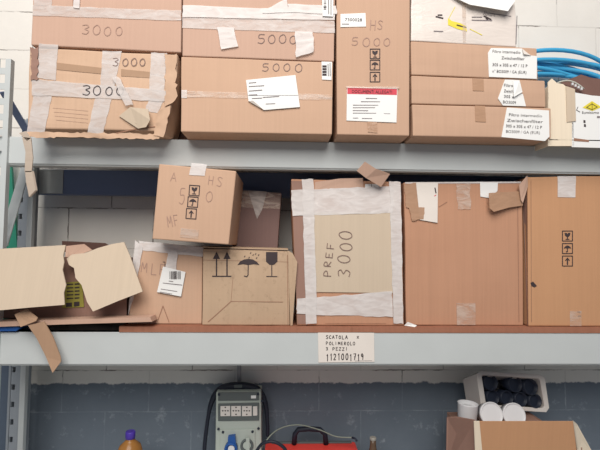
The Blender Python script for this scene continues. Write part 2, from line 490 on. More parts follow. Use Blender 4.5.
# ================================================================== rack
rack = thing('storage_rack', (0, 2.0, 0), 'grey painted steel storage rack whose beams carry two shelves of cardboard boxes', 'rack')
XL, XR = at(-14, 250, YB).x, 1.75
def beam(z0, z1, y0, y1, x0=XL + .03, x1=XR, m=STEEL):
    mb = MB(); h = z1 - z0; s = 1 if y1 > y0 else -1
    prof = [(y0, z0 + .006), (y0, z1), (y1, z1), (y1, z0), (y0 + s * .006, z0), (y0 + s * .006, z0 + .006)]
    pts = [(x0, y, z) for y, z in prof]
    mb.prism(pts, (x1 - x0, 0, 0), m)
    return mb.build('beam', rack, bevel=.003)
beam(ZTOP_A, ZTOP_B, YB, YB + .05)
beam(ZMID_A, ZMID_B, YB, YB + .05)
zr = at(80, 195, 2.10).z
beam(zr, zr + .12, 2.14, 2.09, at(30, 200, 2.1).x, XR, STEELD)  # rear beam is pale steel; its shadow is put into the slate colour
mb = MB(); mb.box(at(38, 190, 2.08).x, at(62, 190, 2.08).x, 2.084, 2.089, zr + .004, zr + .118, STEEL); mb.build('lit_beam_end', rack, bevel=.001)  # added plate; its pale steel stands for the lit end of the rear beam
beam(ZMID_A, ZMID_B, 2.14, 2.09, at(30, 340, 2.1).x, XR)
beam(ZDK - .1, ZDK - .004, YB - .02, YB + .03); beam(ZDK - .1, ZDK - .004, 2.14, 2.09)
for z in (ZTOP_B, ZMID_B, ZDK):
    mb = MB(); y0 = YB + .004 if z != ZDK else YB - .3
    mb.box(XL + .04, XR, y0, 2.145, z - .004, z, STEEL)
    for k in range(6):
        x = XL + .3 + k * .5
        if z != ZDK: mb.box(x, x + .04, YB + .05, 2.09, z - .03, z - .004, STEEL)
    mb.build('shelf_panel', rack)
def post(xa, xb, ya, yb, z0, z1, holes_x, step, hw=.011, hh=.018, mat=STEEL, web=True):
    """open channel post: a pierced front plate between xa and xb and two side webs"""
    mb = MB(); t = .003
    xs = sorted([xa, xb] + [q for h in holes_x for q in (h - hw, h + hw)])
    for i in range(len(xs) - 1):
        a, b = xs[i], xs[i + 1]
        if i % 2 == 0: mb.box(a, b, ya, ya + t, z0, z1, mat)
        else:
            z = z0
            while z < z1:
                mb.box(a, b, ya, ya + t, z, min(z1, z + step - hh * 2), mat); z += step
    if web:
        mb.box(xa, xa + t, ya + t, yb, z0, z1, mat); mb.box(xb - t, xb, ya + t, yb, z0, z1, mat)
    return mb.build('post', rack)
xa, xb = at(-12, 62, YB - .012).x, at(11, 62, YB - .012).x
post(xa, xb, YB - .012, YB + .012, 0, at(5, 60, YB).z, [at(4, 80, YB).x, at(-6, 80, YB).x], .062)
xa, xb = at(9, 400, 2.02).x, at(24, 400, 2.02).x
post(xa, xb - .006, 2.03, 2.08, 0, at(27, 118, 2.02).z, [at(12.5, 400, 2.03).x], .077, .008, .012, STEELSHADE)  # rear post in shade, carried by its darker grey
mb = MB(); mb.box(at(19, 400, 2.0).x, at(24.5, 400, 2.0).x, 2.0, 2.026, 0, at(27, 100, 2.0).z, STEEL); mb.build('post_flange', rack, bevel=.002)
mb = MB(); mb.box(at(-9, 400, 2.06).x, at(8.5, 400, 2.06).x, 2.06, 2.10, 0, ZMID_A, DKST); mb.box(at(8, 400, 2.06).x, at(10.5, 400, 2.06).x, 2.055, 2.10, 0, ZMID_A, STEELSHADE); mb.build('post_stiffener', rack, bevel=.002)
def brace(a, b, w, m):
    a, b = Vector(a), Vector(b); d = (b - a).normalized(); n = Vector((0, -1, 0)); sd = d.cross(n).normalized() * w / 2; nn = d.cross(sd).normalized() * .006
    mb = MB(); mb.prism([a - sd, a + sd, b + sd, b - sd], nn, m); mb.build('brace', rack, bevel=.001)
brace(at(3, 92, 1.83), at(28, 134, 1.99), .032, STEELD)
brace(at(26, 166, 1.985), at(2, 246, 1.83), .042, STEEL)

# label on the lower beam
s = Plane(YB); mb = MB()
q = [(318, 332.5), (374, 332.2), (374.5, 361.8), (318.5, 362.6)]
mb.prism([s.P(x, y, .003) for x, y in q], (0, .002, 0), YPAPER)
s.hand(mb, 'SCATOLA', 326, 335.6, 3.2, 3.2, .62, INK, off=.0036); s.hand(mb, 'X', 357, 335.4, 3, 3, .6, INK, off=.0036)
s.hand(mb, 'POLIMEROLO', 326, 342, 3.0, 3.0, .55, INK, off=.0036); s.hand(mb, '3 PEZZI', 326, 347.4, 3.0, 3.2, .55, INK, off=.0036)
s.hand(mb, '1121001719', 326, 354, 6.2, 3.9, .8, INK, off=.0036, wid=.66)
lines(s, mb, .0036, [(355, 372, 361, 360.6)], .4, GREYINK)
o = mb.build('paper_label', rack); o['label'] = 'handwritten paper label taped to the lower beam'

# green board behind the rack end
mb = MB(); s = Plane(2.12)
mb.prism([s.P(2.5, 150), s.P(10, 150), s.P(18, 262), s.P(8, 450), Vector((s.P(4, 450).x, 2.12, .001)), Vector((s.P(-14, 450).x, 2.12, .001)), s.P(-4, 240)], (0, .015, 0), GREEN)
tag(mb.build('green_board', None, origin=Vector((s.P(-4, 450).x, 2.12, 0))), 'narrow green board standing behind the left end of the rack', 'board')

# ================================================================== top shelf
YT = 1.632
TOPG = 'cardboard boxes on the top shelf'
zt = ZTOP_B
# crushed box
c = Carton([(30, 47.3), (178, 55), (163, 138), (26, 135)], YT, .20, CB['worn'], 'battered tan box strapped with white tape, bottom left of the top shelf', TOPG, wob=.006, n=16, bulge=.005, bowr=.014, zb=zt)
m = c.mb
c.hand(m, '3000', 82, 85, 9, 11.5, .9, MARK, 3); c.hand(m, '3000', 113, 57.5, 7.5, 9, .7, MARK, 3, off=.003)
c.stroke(m, [(105, 136), (130, 130), (160, 126)], .9, CREASE); c.stroke(m, [(122, 70), (150, 74), (170, 76)], .7, CREASE)
for i in range(4): c.stroke(m, [(53 + i, 108 + 4 * i), (88, 111 + 4 * i)], .25, FAINT)
c.body(.006)
W = 'white packing tape'
c.patch([(56, 62.5), (103, 68), (103, 74), (56, 69.5)], CB['brown'], 'recess_shade', off=.0012)  # recess between the flaps, its shade laid on as a flat brown band
c.patch([(121, 69), (151, 72), (151, 78), (121, 76)], CB['brown'], 'recess_shade', off=.0012)
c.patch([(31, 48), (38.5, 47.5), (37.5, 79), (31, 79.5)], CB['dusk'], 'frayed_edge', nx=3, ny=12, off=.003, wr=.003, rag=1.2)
c.patch([(165, 54), (176, 55), (176.5, 100), (165, 106)], CB['worn'], 'frayed_edge', nx=4, ny=12, off=.004, wr=.005, rag=1.4)
c.patch([(27, 131.5), (160, 134), (160, 139), (27, 137)], CB['worn'], 'frayed_edge', nx=40, ny=2, off=.003, wr=.004, rag=.9)
c.patch([(158, 112), (171, 106), (163, 137), (153, 136)], CB['worn'], 'torn_edge', nx=4, ny=8, off=.004, wr=.005, rag=1.0)
for q in ([(39, 43.5), (58, 45), (55.5, 80), (37, 78)], [(34, 92), (52, 96), (44, 134.5), (26.5, 133)], [(102.5, 50.5), (121.5, 51.5), (114, 90), (100, 88)],
          [(95.5, 97), (111.5, 99), (102, 137), (86.5, 136)], [(151, 52.5), (167, 53.5), (164, 92), (149, 89)], [(149, 98), (164, 100), (158, 113), (145, 111)]):
    c.patch(q, TAPEG, rag=.4, nx=4, ny=8, label=W)
c.patch([(31.5, 79), (167, 90.5), (166, 101.5), (32, 95)], TAPEG, nx=16, ny=4, off=.003, rag=.5, label=W, ink=lambda b: c.hand(b, '3000', 82, 85, 9, 11.5, .85, INK, 3, off=.0048))
c.patch([(112, 76), (119, 77), (133, 104), (126, 106)], TAPEG, nx=3, ny=8, off=.008, wr=.004, rag=1, label=W)
mb = MB(); mb.prism([c.P(x, y, o) for x, y, o in ((119, 116, .006), (130, 107, .012), (148, 109, .022), (150, 120, .026), (146, 127, .02), (138, 128.5, .01))], (0, .004, 0), CB['pale']); mb.build('torn_flap', c.root)
mb = MB(); s = Plane(YT - .012)
mb.prism([s.P(19, 133), s.P(26, 131), s.P(31, 138), s.P(27, 141)], (0, .004, 0), GTAPE)
mb.prism([s.P(22, 137), s.P(31, 138), s.P(33, 158), s.P(31.5, 172), s.P(24.5, 172), s.P(25.5, 152)], (0, .004, 0), GTAPE)
mb.prism([s.P(25, 171), s.P(32, 171), s.P(35.5, 190), s.P(29, 197), s.P(26, 182)], (.004, .006, 0), GTAPE)
o = mb.build('hanging_tape', c.root); o['label'] = 'strip of brown tape hanging past the beam'

# top left box on it
c = Carton([(35, -42), (182, -36), (181, 52.5), (31, 45)], YT, .42, CB['rose'], 'rose brown box with faint marker writing, lying on the battered taped box', TOPG)
m = c.mb; c.hand(m, '3000', 82, 25, 9, 11, .8, FAINT, 3); c.stroke(m, [(73, -8), (73, 6)], .8, CREASE); c.body()
c.patch([(33, 5), (181, 10.5), (181, 20.5), (32.5, 15.5)], TAPET, nx=18, rag=.4, label=W)
c.patch([(73.5, -10), (80, -10), (79.5, 8), (73.5, 7.5)], TAPE, nx=3, rag=.4, label=W, off=.005)
c.patch([(34, -2), (52, -1), (52, 6), (34, 5)], TAPET, nx=4, rag=.4, label=W)

# box pair in the middle
c = Carton([(181, 56.5), (333, 62), (332, 134), (181, 131)], YT, .42, CB['tan'], 'tan box with a white paper sheet with one folded corner, under the taped box', TOPG, zb=zt)
m = c.mb; c.hand(m, '5000', 262, 63, 8, 11, .8, MARK, 2); c.stroke(m, [(182, 94), (332, 98)], .8, CREASE); c.body()
c.patch([(182, 91), (332, 94.5), (332, 100), (182, 97)], CLEAR, nx=16, rag=.2, label='clear packing tape')
c.patch([(181.5, 90), (187, 90), (187, 98), (181.5, 98)], TAPE, nx=2, label=W)
def ink(mb, off):
    lines(c, mb, off, [(249, 256, 83, 82.4), (249, 264, 86.5, 85.6), (249, 262, 91, 90), (249, 257, 95, 94.6), (252, 262, 98.5, 98), (263, 279, 97.4, 96.3), (266, 275, 104, 103.6)], .8, GREYINK)
    c.stroke(mb, [(248, 95.5), (298, 95.2)], .3, GREYINK, off)
c.sheet([(246, 80), (295.5, 75), (300, 107), (264, 110), (248.5, 101)], PAPER, 'paper_sheet', off=.006, ink=ink, label='white delivery sheet')
mb = MB(); mb.prism([c.P(248.5, 101, .007), c.P(253, 100.5, .012), c.P(264, 110, .007)], (0, .001, 0), YPAPER); mb.build('folded_corner', c.root)
def ink(mb, off): barcode(c, mb, off, 323, 65, 326, 76, 4, INK, False); lines(c, mb, off, [(328, 328.3, 64, 76), (330, 330.2, 63, 76)], .7, INK)
c.sheet([(321.5, 61.5), (332, 61.8), (331.5, 80), (322, 79.5)], PAPER, ink=ink, label='small white barcode label')

c = Carton([(183, -34), (336, -30), (334, 61.5), (182, 56)], YT, .42, CB['rose'], 'rose brown box wound with wide white tape, above the box with the paper sheet', TOPG)
m = c.mb; c.hand(m, '5000', 257, 34, 8.5, 11, .8, MARK, 2); c.body()
c.patch([(183, 5), (335, 11), (334.5, 20), (182.5, 17)], TAPE, nx=18, rag=.3, off=.004, label=W)
c.patch([(182.5, 16.5), (334.5, 21), (335, 33), (182, 28)], TAPET, nx=18, rag=.3, label=W)
c.patch([(266, 9), (287, -2), (289, 12), (262, 13)], TAPE, nx=4, off=.006, rag=.5, label=W)
c.patch([(288, 4), (336, 6), (337, 14), (288, 12)], TAPE, nx=6, off=.006, rag=.6, label=W)
c.patch([(217, 27), (234, 27.5), (238, 46), (221, 49)], TAPE, nx=4, ny=6, off=.006, rag=.4, label=W)
c.patch([(295, 31), (313, 32), (314, 51.5), (296, 57)], TAPE, nx=4, ny=6, off=.006, wr=.003, rag=.7, label=W)
def ink(mb, off): barcode(c, mb, off, 324, -2, 326, 10, 6, INK, False); lines(c, mb, off, [(328.5, 328.8, -2, 14), (331, 331, 0, 15)], .7, INK)
c.sheet([(322, -6), (333.5, -6), (333, 16.5), (322.5, 16)], PAPER, off=.009, ink=ink, label='small white barcode label')

# tall narrow box
c = Carton([(336.5, -34), (410, -32), (409.5, 136.5), (337, 134.5)], YT, .42, CB['mid'], 'tall narrow tan box with a red topped document pouch, middle of the top shelf', TOPG, zb=zt)
m = c.mb; c.hand(m, 'HS', 370, 20, 9, 8, .8, FAINT, 4); c.hand(m, '5000', 352, 37.5, 8, 10.5, .8, FAINT, 2)
c.mark(m, 'glass', 375, 53.8, 9.6, INK); c.mark(m, 'umbrella', 375, 65, 9.6, INK); c.mark(m, 'arrow', 375, 77, 9.6, INK)
c.body()
def ink(mb, off): c.text(mb, '7300028', 345, 21, 3, INK, 17, 1, off); lines(c, mb, off, [(342, 349, 24, 24)], .8, GREYINK)
c.sheet([(340.5, 14), (365.5, 13), (366, 26.5), (340.5, 27)], PAPER, ink=ink, label='small white number label')
def ink(mb, off):
    c.fill(mb, [(347.5, 87.5), (397, 89), (396.8, 95), (347.3, 93.8)], RED, off)
    c.text(mb, 'DOCUMENTI ALLEGATI', 352, 92.8, 3.0, INK, 40, 1, off + .0006)
    lines(c, mb, off, [(366, 377, 98.2, 98.4), (361, 380, 101.5, 101.7), (353, 378, 105, 105.2), (353, 375, 107.6, 107.6), (353, 368, 110.4, 110.6), (353, 376, 113, 113.2), (384, 390, 113.6, 113.8), (353, 358, 118, 118), (362, 372, 118.3, 118.5)], .6, GREYINK)
c.sheet([(347, 87), (397.5, 88), (396.5, 122.5), (346.5, 120.5)], PAPER, 'document_pouch', ink=ink, label='white document pouch with a red header')
c.patch([(346, 86), (399.5, 86.5), (399, 88.5), (346.5, 88)], CLEAR, nx=4, ny=1, off=.006, label='clear packing tape')
c.patch([(367.5, 121.5), (377, 122), (377.5, 133), (368, 132)], BTAPE, nx=3, label='brown tape end')

# three flat cartons
FG = 'flat filter cartons stacked on the top shelf'
c8 = c = Carton([(412, 104.3), (551, 108), (551.5, 143), (413, 138.5)], YT, .35, CB['mid'], 'flat brown carton at the bottom of the stack of three on the top shelf', FG, zb=zt)
c.body()
def lab(c, x, y, ang, rows, w, h):
    def f(mb, off):
        for i, (t, dx, ww) in enumerate(rows): c.text(mb, t, x + dx, y + i * h, 2.9, INK, ww, ang, off)
    return f
rows = [('Filtro intermedio', 0, 28), ('Zwischenfilter', 9, 23), ('305 x 305 x 47 / 12 P', 0, 35), ('n° BO3009 / GA (EUR)', 0, 34)]
c.sheet([(507, 107.5), (549, 110.5), (549.5, 136.5), (545, 141), (501.5, 137)], PAPER, ink=lab(c, 507, 116, 2.5, [('Filtro intermedio', 2, 33), ('Zwischenfilter', 0, 36), ('305 x 305 x 47 / 12 P', -1, 36), ('BO3009 / GA (EUR)', -1, 34)], 0, 5.6), label='white printed label')
c.patch([(475, 105.5), (485, 106), (486, 122), (475.5, 121.5)], BTAPE, nx=3, label='brown tape end')
c = Carton([(411.5, 75.5), (545, 80.5), (546, 107.2), (412, 103.6)], YT, .35, CB['mid'], 'flat brown carton in the middle of the stack of three on the top shelf', FG)
c.body()
c.sheet([(505, 79.5), (519.5, 80), (526, 106.2), (503, 105.5), (498, 98.5)], PAPER, ink=lab(c, 504, 86.5, 3, [('Filtro', 0, 9), ('Zwisch', 0, 9), ('305 x', 0, 10), ('BO3009', -1, 13)], 0, 5.6), label='white printed label with a peeled corner')
mb = MB(); mb.prism([c.P(513, 80, .005), c.P(519.5, 80, .012), c.P(522.5, 92, .006), c.P(514, 97, .01)], (0, .001, 0), PAPER); mb.build('peeled_corner', c.root)
c.patch([(472.5, 78.5), (483.5, 79), (484, 91), (473, 90.5)], BTAPE, nx=3, label='brown tape end')
c = Carton([(411, 41), (537, 48), (538, 80), (411.5, 74.8)], YT, .35, CB['mid'], 'flat brown carton on top of the stack of three, under the wrapped package', FG)
c.body()
c.sheet([(491, 48), (522, 48.5), (531, 55.5), (537, 56), (536.8, 78.8), (489, 76.8), (488, 53)], PAPER, ink=lab(c, 492.5, 52.6, 2.5, rows, 0, 6.6), label='white printed label')
mb = MB(); mb.prism([c.P(522, 48.5, .005), c.P(531, 55.5, .005), c.P(524, 54, .012)], (0, .001, 0), YPAPER); mb.build('folded_corner', c.root)

# wrapped package on the flat cartons
FILM = tapemat('white plastic film', rgb(226, 216, 208), .05, .3, .6)
c = Carton([(411, -10), (515, -4), (517, 46.8), (411, 40.8)], YT + .004, .36, FILM, 'package wrapped in milky white film, on the stack of flat cartons', None, wob=.003, cat='package', name='wrapped_package')
m = c.mb
c.fill(m, [(448, 18), (452, 21), (460, 23), (466, 26), (467, 31.5), (458, 29), (448, 25)], YEL); c.stroke(m, [(449, 18), (455, 7)], .6, YEL); c.stroke(m, [(470, 29), (482, 35)], .7, YEL)
lines(c, m, .0015, [(436, 443, 16.5, 18.2), (438, 442, 15, 15), (457, 466, 25, 27.5), (484, 491, 16, 19.4), (486, 488, 18, 20)], 1.3, INK)
lines(c, m, .0015, [(434, 443, 31, 31.4), (472, 482, 17, 17), (472, 492, 20, 20.4), (517, 516, 16, 44)], .9, GREYINK)
c.text(m, 'Abitare', 483, 15, 4.5, GREYINK, 12, 8); lines(c, m, .0015, [(490, 511, 13.2, 16.2)], .7, GREYINK)
c.body()
c.patch([(462, -4), (466, -4), (466, 42), (463, 42)], CLEAR, nx=2, ny=8, label='clear packing tape')
mb = MB(); s = Plane(YT - .012)
z0 = at(480, -6, YT).z
pts = [at(447, -6, YT - .004), at(512, -3, YT - .004), at(515, 1, YT - .02), at(508, 11, YT - .03), at(470, 4.5, YT - .022)]
mb.prism(pts, (0, .003, 0), PAPER)
mb.prism([at(447, -7, YT - .004), at(512, -4, YT - .004), at(512, -4, YT - .004) + Vector((0, .2, .012)), at(447, -7, YT - .004) + Vector((0, .2, .006))], (0, 0, .003), PAPER)
tag(mb.build('paper_sheet', None, origin=at(480, -5, YT)), 'white paper sheet hanging over the front of the film wrapped package', 'paper')

# small dark box glimpsed behind the battered box
Y2 = 1.86
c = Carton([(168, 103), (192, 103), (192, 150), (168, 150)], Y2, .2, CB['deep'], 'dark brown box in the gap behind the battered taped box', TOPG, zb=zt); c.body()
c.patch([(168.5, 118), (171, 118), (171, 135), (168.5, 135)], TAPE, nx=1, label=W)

# open white carton on the right and the hose behind it
t = thing('open_carton', at(590, 147, 1.66) , 'cream open carton with a yellow diamond print, right end of top shelf', 'box')
Yf = 1.66; s = Plane(Yf); mb = MB()
mb.prism([s.P(548, 82), s.P(552, 78.5), s.P(557, 83), s.P(563, 84), s.P(573, 92), s.P(574, 146), s.P(549, 146)], (0, .004, 0), CB['cream'])
mb.prism([s.P(572, 92), s.P(592, 95.5), s.P(612, 97), s.P(640, 97), s.P(640, 149), s.P(572, 147)], (0, .004, 0), PAPER)
s.fill(mb, [(582.5, 107.5), (592, 101), (601.5, 107), (592.5, 111)], YEL, .001)
s.stroke(mb, [(586.5, 107.3), (592, 103.8), (597.5, 107), (592.3, 109.5), (586.5, 107.3)], .5, INK, .002)
s.stroke(mb, [(592, 102.5), (592.3, 110)], .4, INK, .002)
s.text(mb, 'Sumitomo', 582, 113.6, 2.4, INK, 17, 0, .0015)
s.stroke(mb, [(578, 107), (576.5, 110), (580, 112)], .6, INK, .001)
s.fill(mb, [(583.5, 120), (585.5, 120.3), (585.5, 123), (583.5, 122.7)], INK, .001); s.fill(mb, [(584, 124), (586, 124.3), (586, 127), (584, 126.7)], INK, .001)
s.fill(mb, [(574, 138), (589, 140), (589, 142), (574, 141)], CREASE, .001); s.fill(mb, [(597, 116), (600, 116), (600, 118), (597, 118)], GREYINK, .001)
mb.build('front_panel', t)
mb = MB(); mb.prism([s.P(566, 86, .004), s.P(575, 89, .006), s.P(576, 121, .004), s.P(567, 122, .003)], (0, .002, 0), CB['pale']); mb.build('side_flap', t)
mb = MB()
for x in (548, 639): mb.prism([s.P(x, 86), s.P(x, 146), s.P(x, 146) + Vector((0, .34, 0)), s.P(x, 90) + Vector((0, .34, 0))], (.004, 0, 0), CB['cream'])
p = s.P(548, 90); q_ = s.P(640, 146)
mb.box(p.x, q_.x, Yf + .34, Yf + .344, zt + .002, p.z + .02, CB['cream']); mb.box(p.x, q_.x, Yf, Yf + .34, zt + .001, zt + .005, CB['cream'])
mb.build('carton_walls', t)
mb = MB(); mb.prism([at(560, 82, 1.71), at(570, 79, 1.73), at(581, 74.5, 1.75), at(592, 78, 1.75), at(612, 80, 1.75), at(612, 99, 1.69), at(592, 98, 1.69), at(578, 93, 1.69)], (0, .004, 0), CB['deep']); mb.build('torn_flap', t)  # far inner side of the carton, its shade darkened into the brown
mb = MB()
pts = [at(557 + 27 * k / 8, 83 - 5 * math.sin(k / 8 * 3.1) + 6 * k / 8, 1.68) for k in range(9)]; mb.tube(pts, .003, HOSED, 6)
for k in range(4): p = at(572 + 3 * k, 85 + k * 1.6, 1.675); mb.box(p.x, p.x + .007, p.y, p.y + .006, p.z, p.z + .01, WHITEP)
tag(mb.build('wire_connector', None, origin=at(570, 86, 1.68)), 'pale wire with white plugs over the edge of the cream carton', 'wire')
mb = MB(); pts = []
cx = at(549, 82, 2.12); nn = 48; turns = 11
for i in range(turns * nn + 1):
    a = 2 * math.pi * i / nn; k = i / nn
    h = (k * 3.7) % turns
    rx = .25 + .0125 * h + .012 * math.sin(k * 1.7); rz = .034 + .0108 * h + .008 * math.sin(k * 2.3 + a * .2)
    pts.append((cx.x + rx * math.cos(a) + .01 * math.sin(k), cx.y + .045 * math.sin(a * 2 + k) * .5 - .02 * math.cos(k * 3), cx.z + rz * math.sin(a) - .02 * math.cos(a + k * .6)))
mb.tube(pts, .0105, HOSE, 8)
tag(mb.build('hose', None, origin=(cx.x, cx.y, cx.z - .06)), 'coiled shiny blue hose behind the cream carton', 'hose')

# ================================================================== middle shelf
MIDG = 'cardboard boxes on the middle shelf'
zp = at(400, 325, 1.79).z            # top of the plank
mb = MB(); x0 = at(118, 328, 1.735).x
n = 40; 
top = [(x0 + (1.72 - x0) * i / n) for i in range(n + 1)]
pts = [(x, 1.747, zp - .0005 - .0035 * abs(noise.noise(Vector((x * 6, 0, 0))))) for x in top] + [(x, 1.747, ZMID_B + .0005) for x in top[::-1]]
mb.prism(pts, (0, .40, 0), CB['plank'])
tag(mb.build('plank', None, origin=(.5, 1.9, ZMID_B)), 'long reddish brown board on the lower beam under the boxes', 'board')

# PREF box
c = Carton([(291, 179), (401, 182), (404, 326), (297, 326)], 1.775, .33, CB['orange'], 'brown box framed in white tape with PREF 3000 on its pale front', MIDG, zb=zp, wob=.0015)
m = c.mb; c.hand(m, 'R3', 300, 294, 5, 5, .9, MARK, -85); c.body()
c.patch([(312, 212), (392, 212), (393, 293), (313.5, 292)], CB['pale'], 'pale_panel', nx=8, ny=8, off=.004, wr=.0003, ink=lambda b: (c.hand(b, 'PREF', 323.5, 276, 7, 9, .75, MARK, -84, off=.0065), c.hand(b, '3000', 337, 276, 13, 12.5, .75, MARK, -86, off=.0065)))
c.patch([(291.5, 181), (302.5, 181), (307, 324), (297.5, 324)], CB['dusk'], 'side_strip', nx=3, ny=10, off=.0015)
c.patch([(325, 312), (386, 312), (386, 323.5), (325, 323.5)], CB['orange'], 'bottom_flap', nx=8, ny=3, off=.0016)
c.patch([(291, 190), (394, 186), (393, 213), (292.5, 215.5)], TAPE, nx=14, ny=6, off=.003, wr=.0022, rag=.5, label=W)
c.patch([(296.5, 299), (392, 291), (393, 317), (297, 314)], TAPE, nx=14, ny=6, off=.003, wr=.0022, rag=.6, label=W)
c.patch([(302, 179), (313.5, 179), (317, 323.5), (306, 324)], TAPE, nx=3, ny=18, off=.0065, wr=.001, rag=.5, label=W)
c.patch([(389.5, 181), (400.5, 182), (403.5, 324), (393.5, 323)], TAPE, nx=3, ny=18, off=.0065, wr=.001, rag=.5, label=W)
mb = MB(); mb.prism([c.P(315, 182, .004), c.P(340, 178.5, .008), c.P(363, 178, .006), c.P(363.5, 189.5, .004), c.P(315, 190, .004)], (0, .003, 0), CB['rose']); mb.build('top_flap', c.root)
mb = MB(); mb.prism([at(357, 171, 1.71), at(365, 161.8, 1.70), at(376, 169, 1.71), at(390, 174, 1.735), at(381, 187, 1.745), at(366, 178, 1.72)], (0, .004, .002), CB['rose'])
mb.build('loose_flap', c.root)
c.sheet([(365, 184), (379, 184), (379, 189), (365, 189.5)], PAPER, ink=lambda b, o: lines(c, b, o, [(371.5, 371.5, 184.5, 189)], .8, GREYINK))

# brown box with peeling labels
c = Carton([(403.5, 182.3), (522, 182), (523.5, 325), (406.5, 326)], 1.785, .33, CB['orange'], 'large orange brown box with peeling tape along its top, right of PREF box', MIDG, zb=zp, wob=.0025)
m = c.mb
c.stroke(m, [(517.5, 190), (519, 322)], .6, CREASE); c.stroke(m, [(439, 207), (447, 202)], .7, CREASE)
c.body()
c.patch([(405, 182.2), (521, 181.5), (521, 183.2), (405, 183.6)], TAPE, nx=14, ny=1, off=.002, label=W)
c.patch([(404, 184), (417, 183), (421, 215), (406, 207)], BTAPE, nx=4, ny=6, off=.004, rag=.6, label='peeling brown tape')
c.patch([(409, 207), (424, 208), (424, 219), (412, 221)], BTAPE, nx=4, off=.006, rag=.6, label='peeling brown tape')
def ink(b, o): c.stroke(b, [(435, 188), (436, 193)], 1.2, INK, o); c.stroke(b, [(434.6, 196), (436, 195)], .8, RED, o)
c.sheet([(416, 182.3), (438, 182.8), (437.5, 222.8), (420, 219.8)], YPAPER, 'peeling_label', off=.006, ink=ink, label='white label peeling off')
c.patch([(456, 184), (470, 184), (471, 209), (458, 209)], CLEAR, nx=4, ny=6, off=.003, rag=.8, label='clear tape')
c.sheet([(480, 182), (498, 182.5), (497.5, 191), (489, 198), (480.5, 196.5)], PAPER, off=.004, label='white label')
mb = MB(); mb.prism([c.P(489, 193, .03), c.P(504, 192, .02), c.P(522.5, 191, .012), c.P(523, 205.5, .012), c.P(509, 207.5, .02), c.P(494, 211.8, .03), c.P(489.5, 208, .03)], (0, .003, 0), BTAPE); o = mb.build('tape_flap', c.root); o['label'] = 'folded brown tape flap'
c.patch([(456.5, 303), (475.5, 303), (475.5, 325), (457, 325)], CLEAR, nx=4, off=.003, label='clear tape')
mb = MB(); mb.prism([at(404.5, 325.5, 1.77), at(408, 322, 1.765), at(417, 325.5, 1.76), at(415, 327, 1.755)], (0, .004, 0), PAPER); mb.build('paper_scrap', c.root)

# right edge box
c = Carton([(527.5, 177), (612, 175.5), (614, 327), (528.5, 327)], 1.765, .33, CB['gold'], 'golden brown box with three printed handling marks, right end of the middle shelf', MIDG, zb=zp, wob=.002)
m = c.mb
for k, yy in (('glass', 236), ('umbrella', 248.5), ('arrow', 261)): c.mark(m, k, 567.5, yy, 10, INK)
c.fill(m, [(530.5, 283), (533, 281.5), (537, 286), (534.5, 287.5), (531.5, 286)], INK); c.stroke(m, [(531, 180), (531.5, 322)], .5, CREASE)
for a, b in ((577.5, 312), (578, 316)): c.stroke(m, [(a, b), (a + 3, b)], .6, INK)
c.body(.006)
c.patch([(557.5, 176.3), (576, 176), (575.5, 197.3), (557.8, 197)], TAPE, nx=4, ny=5, rag=.2, label=W)
c.patch([(570, 311), (581.5, 311), (581.5, 326), (570, 326)], CLEAR, nx=3, label='clear tape')
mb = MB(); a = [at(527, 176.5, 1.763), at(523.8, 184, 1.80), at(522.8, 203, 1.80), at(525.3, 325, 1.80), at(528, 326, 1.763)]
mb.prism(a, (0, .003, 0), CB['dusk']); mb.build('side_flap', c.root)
mb = MB(); mb.prism([at(519, 185, 1.757), at(527.5, 175.5, 1.75), at(528, 186, 1.758), at(523, 203, 1.762), at(521, 200, 1.762)], (0, .003, 0), CB['rose']); mb.build('torn_flap', c.root)

# box with big printed symbols
c16 = c = Carton([(203, 248.5), (288.5, 251), (290, 326), (202, 322.5)], 1.775, .19, CB['dirty'], 'dirty beige box printed with two arrows, umbrella and glass', MIDG, zb=zp, wob=.0025)
m = c.mb
for x in (216.5, 227): c.stroke(m, [(x, 276), (x, 258)], 1.3, INK); c.fill(m, [(x, 251.5), (x + 3.6, 259), (x - 3.6, 259)], INK)
c.stroke(m, [(212.5, 276.3), (231, 276.3)], 1.2, INK)
c.fill(m, [(237.5, 265), (240, 261.5), (244, 259.5), (248.5, 258.8), (253, 259.5), (257, 262), (259.5, 265), (254, 264.2), (248.5, 265), (243, 264.2)], INK)
c.stroke(m, [(248.3, 264), (248, 275), (246.8, 276.8), (244.3, 276)], 1, INK)
for x, y in ((245, 256), (249.5, 257), (253.5, 254.5), (257, 257.5), (251, 252.5), (256, 253.5), (259, 254.5)): c.stroke(m, [(x, y), (x - .7, y + 1)], .8, INK)
c.fill(m, [(266, 252), (277.5, 252), (277.5, 261.5), (274, 264.8), (269.5, 264.8), (266, 261.5)], INK); c.stroke(m, [(271.8, 264), (271.8, 276)], .9, INK); c.stroke(m, [(266.5, 276.4), (277, 276.6)], .9, INK)
c.stroke(m, [(231, 301.5), (283, 302)], .6, CREASE); c.stroke(m, [(231, 301.5), (208, 322)], .7, CREASE); c.stroke(m, [(203, 260), (288, 262)], .4, CREASE); c.stroke(m, [(231, 301), (233, 277)], .4, CREASE); c.stroke(m, [(287.3, 255), (288, 324)], .5, CREASE)
c.body(.004)
mb = MB(); z = at(203, 246.3, 1.78).z
mb.prism([at(203, 247.6, 1.77), at(288, 250, 1.77), at(288, 250, 1.77) + Vector((0, .15, .004)), at(203, 247.6, 1.77) + Vector((0, .15, .004))], (0, 0, .004), CB['dirty']); mb.build('top_flap', c.root)
mb = MB(); mb.prism([at(288, 250.5, 1.768), at(292.5, 253, 1.765), at(297.3, 262, 1.76), at(295.5, 285, 1.76), at(292.5, 325.5, 1.768), at(290.3, 325.5, 1.772)], (0, .004, 0), CB['dirty']); mb.build('side_flap', c.root)

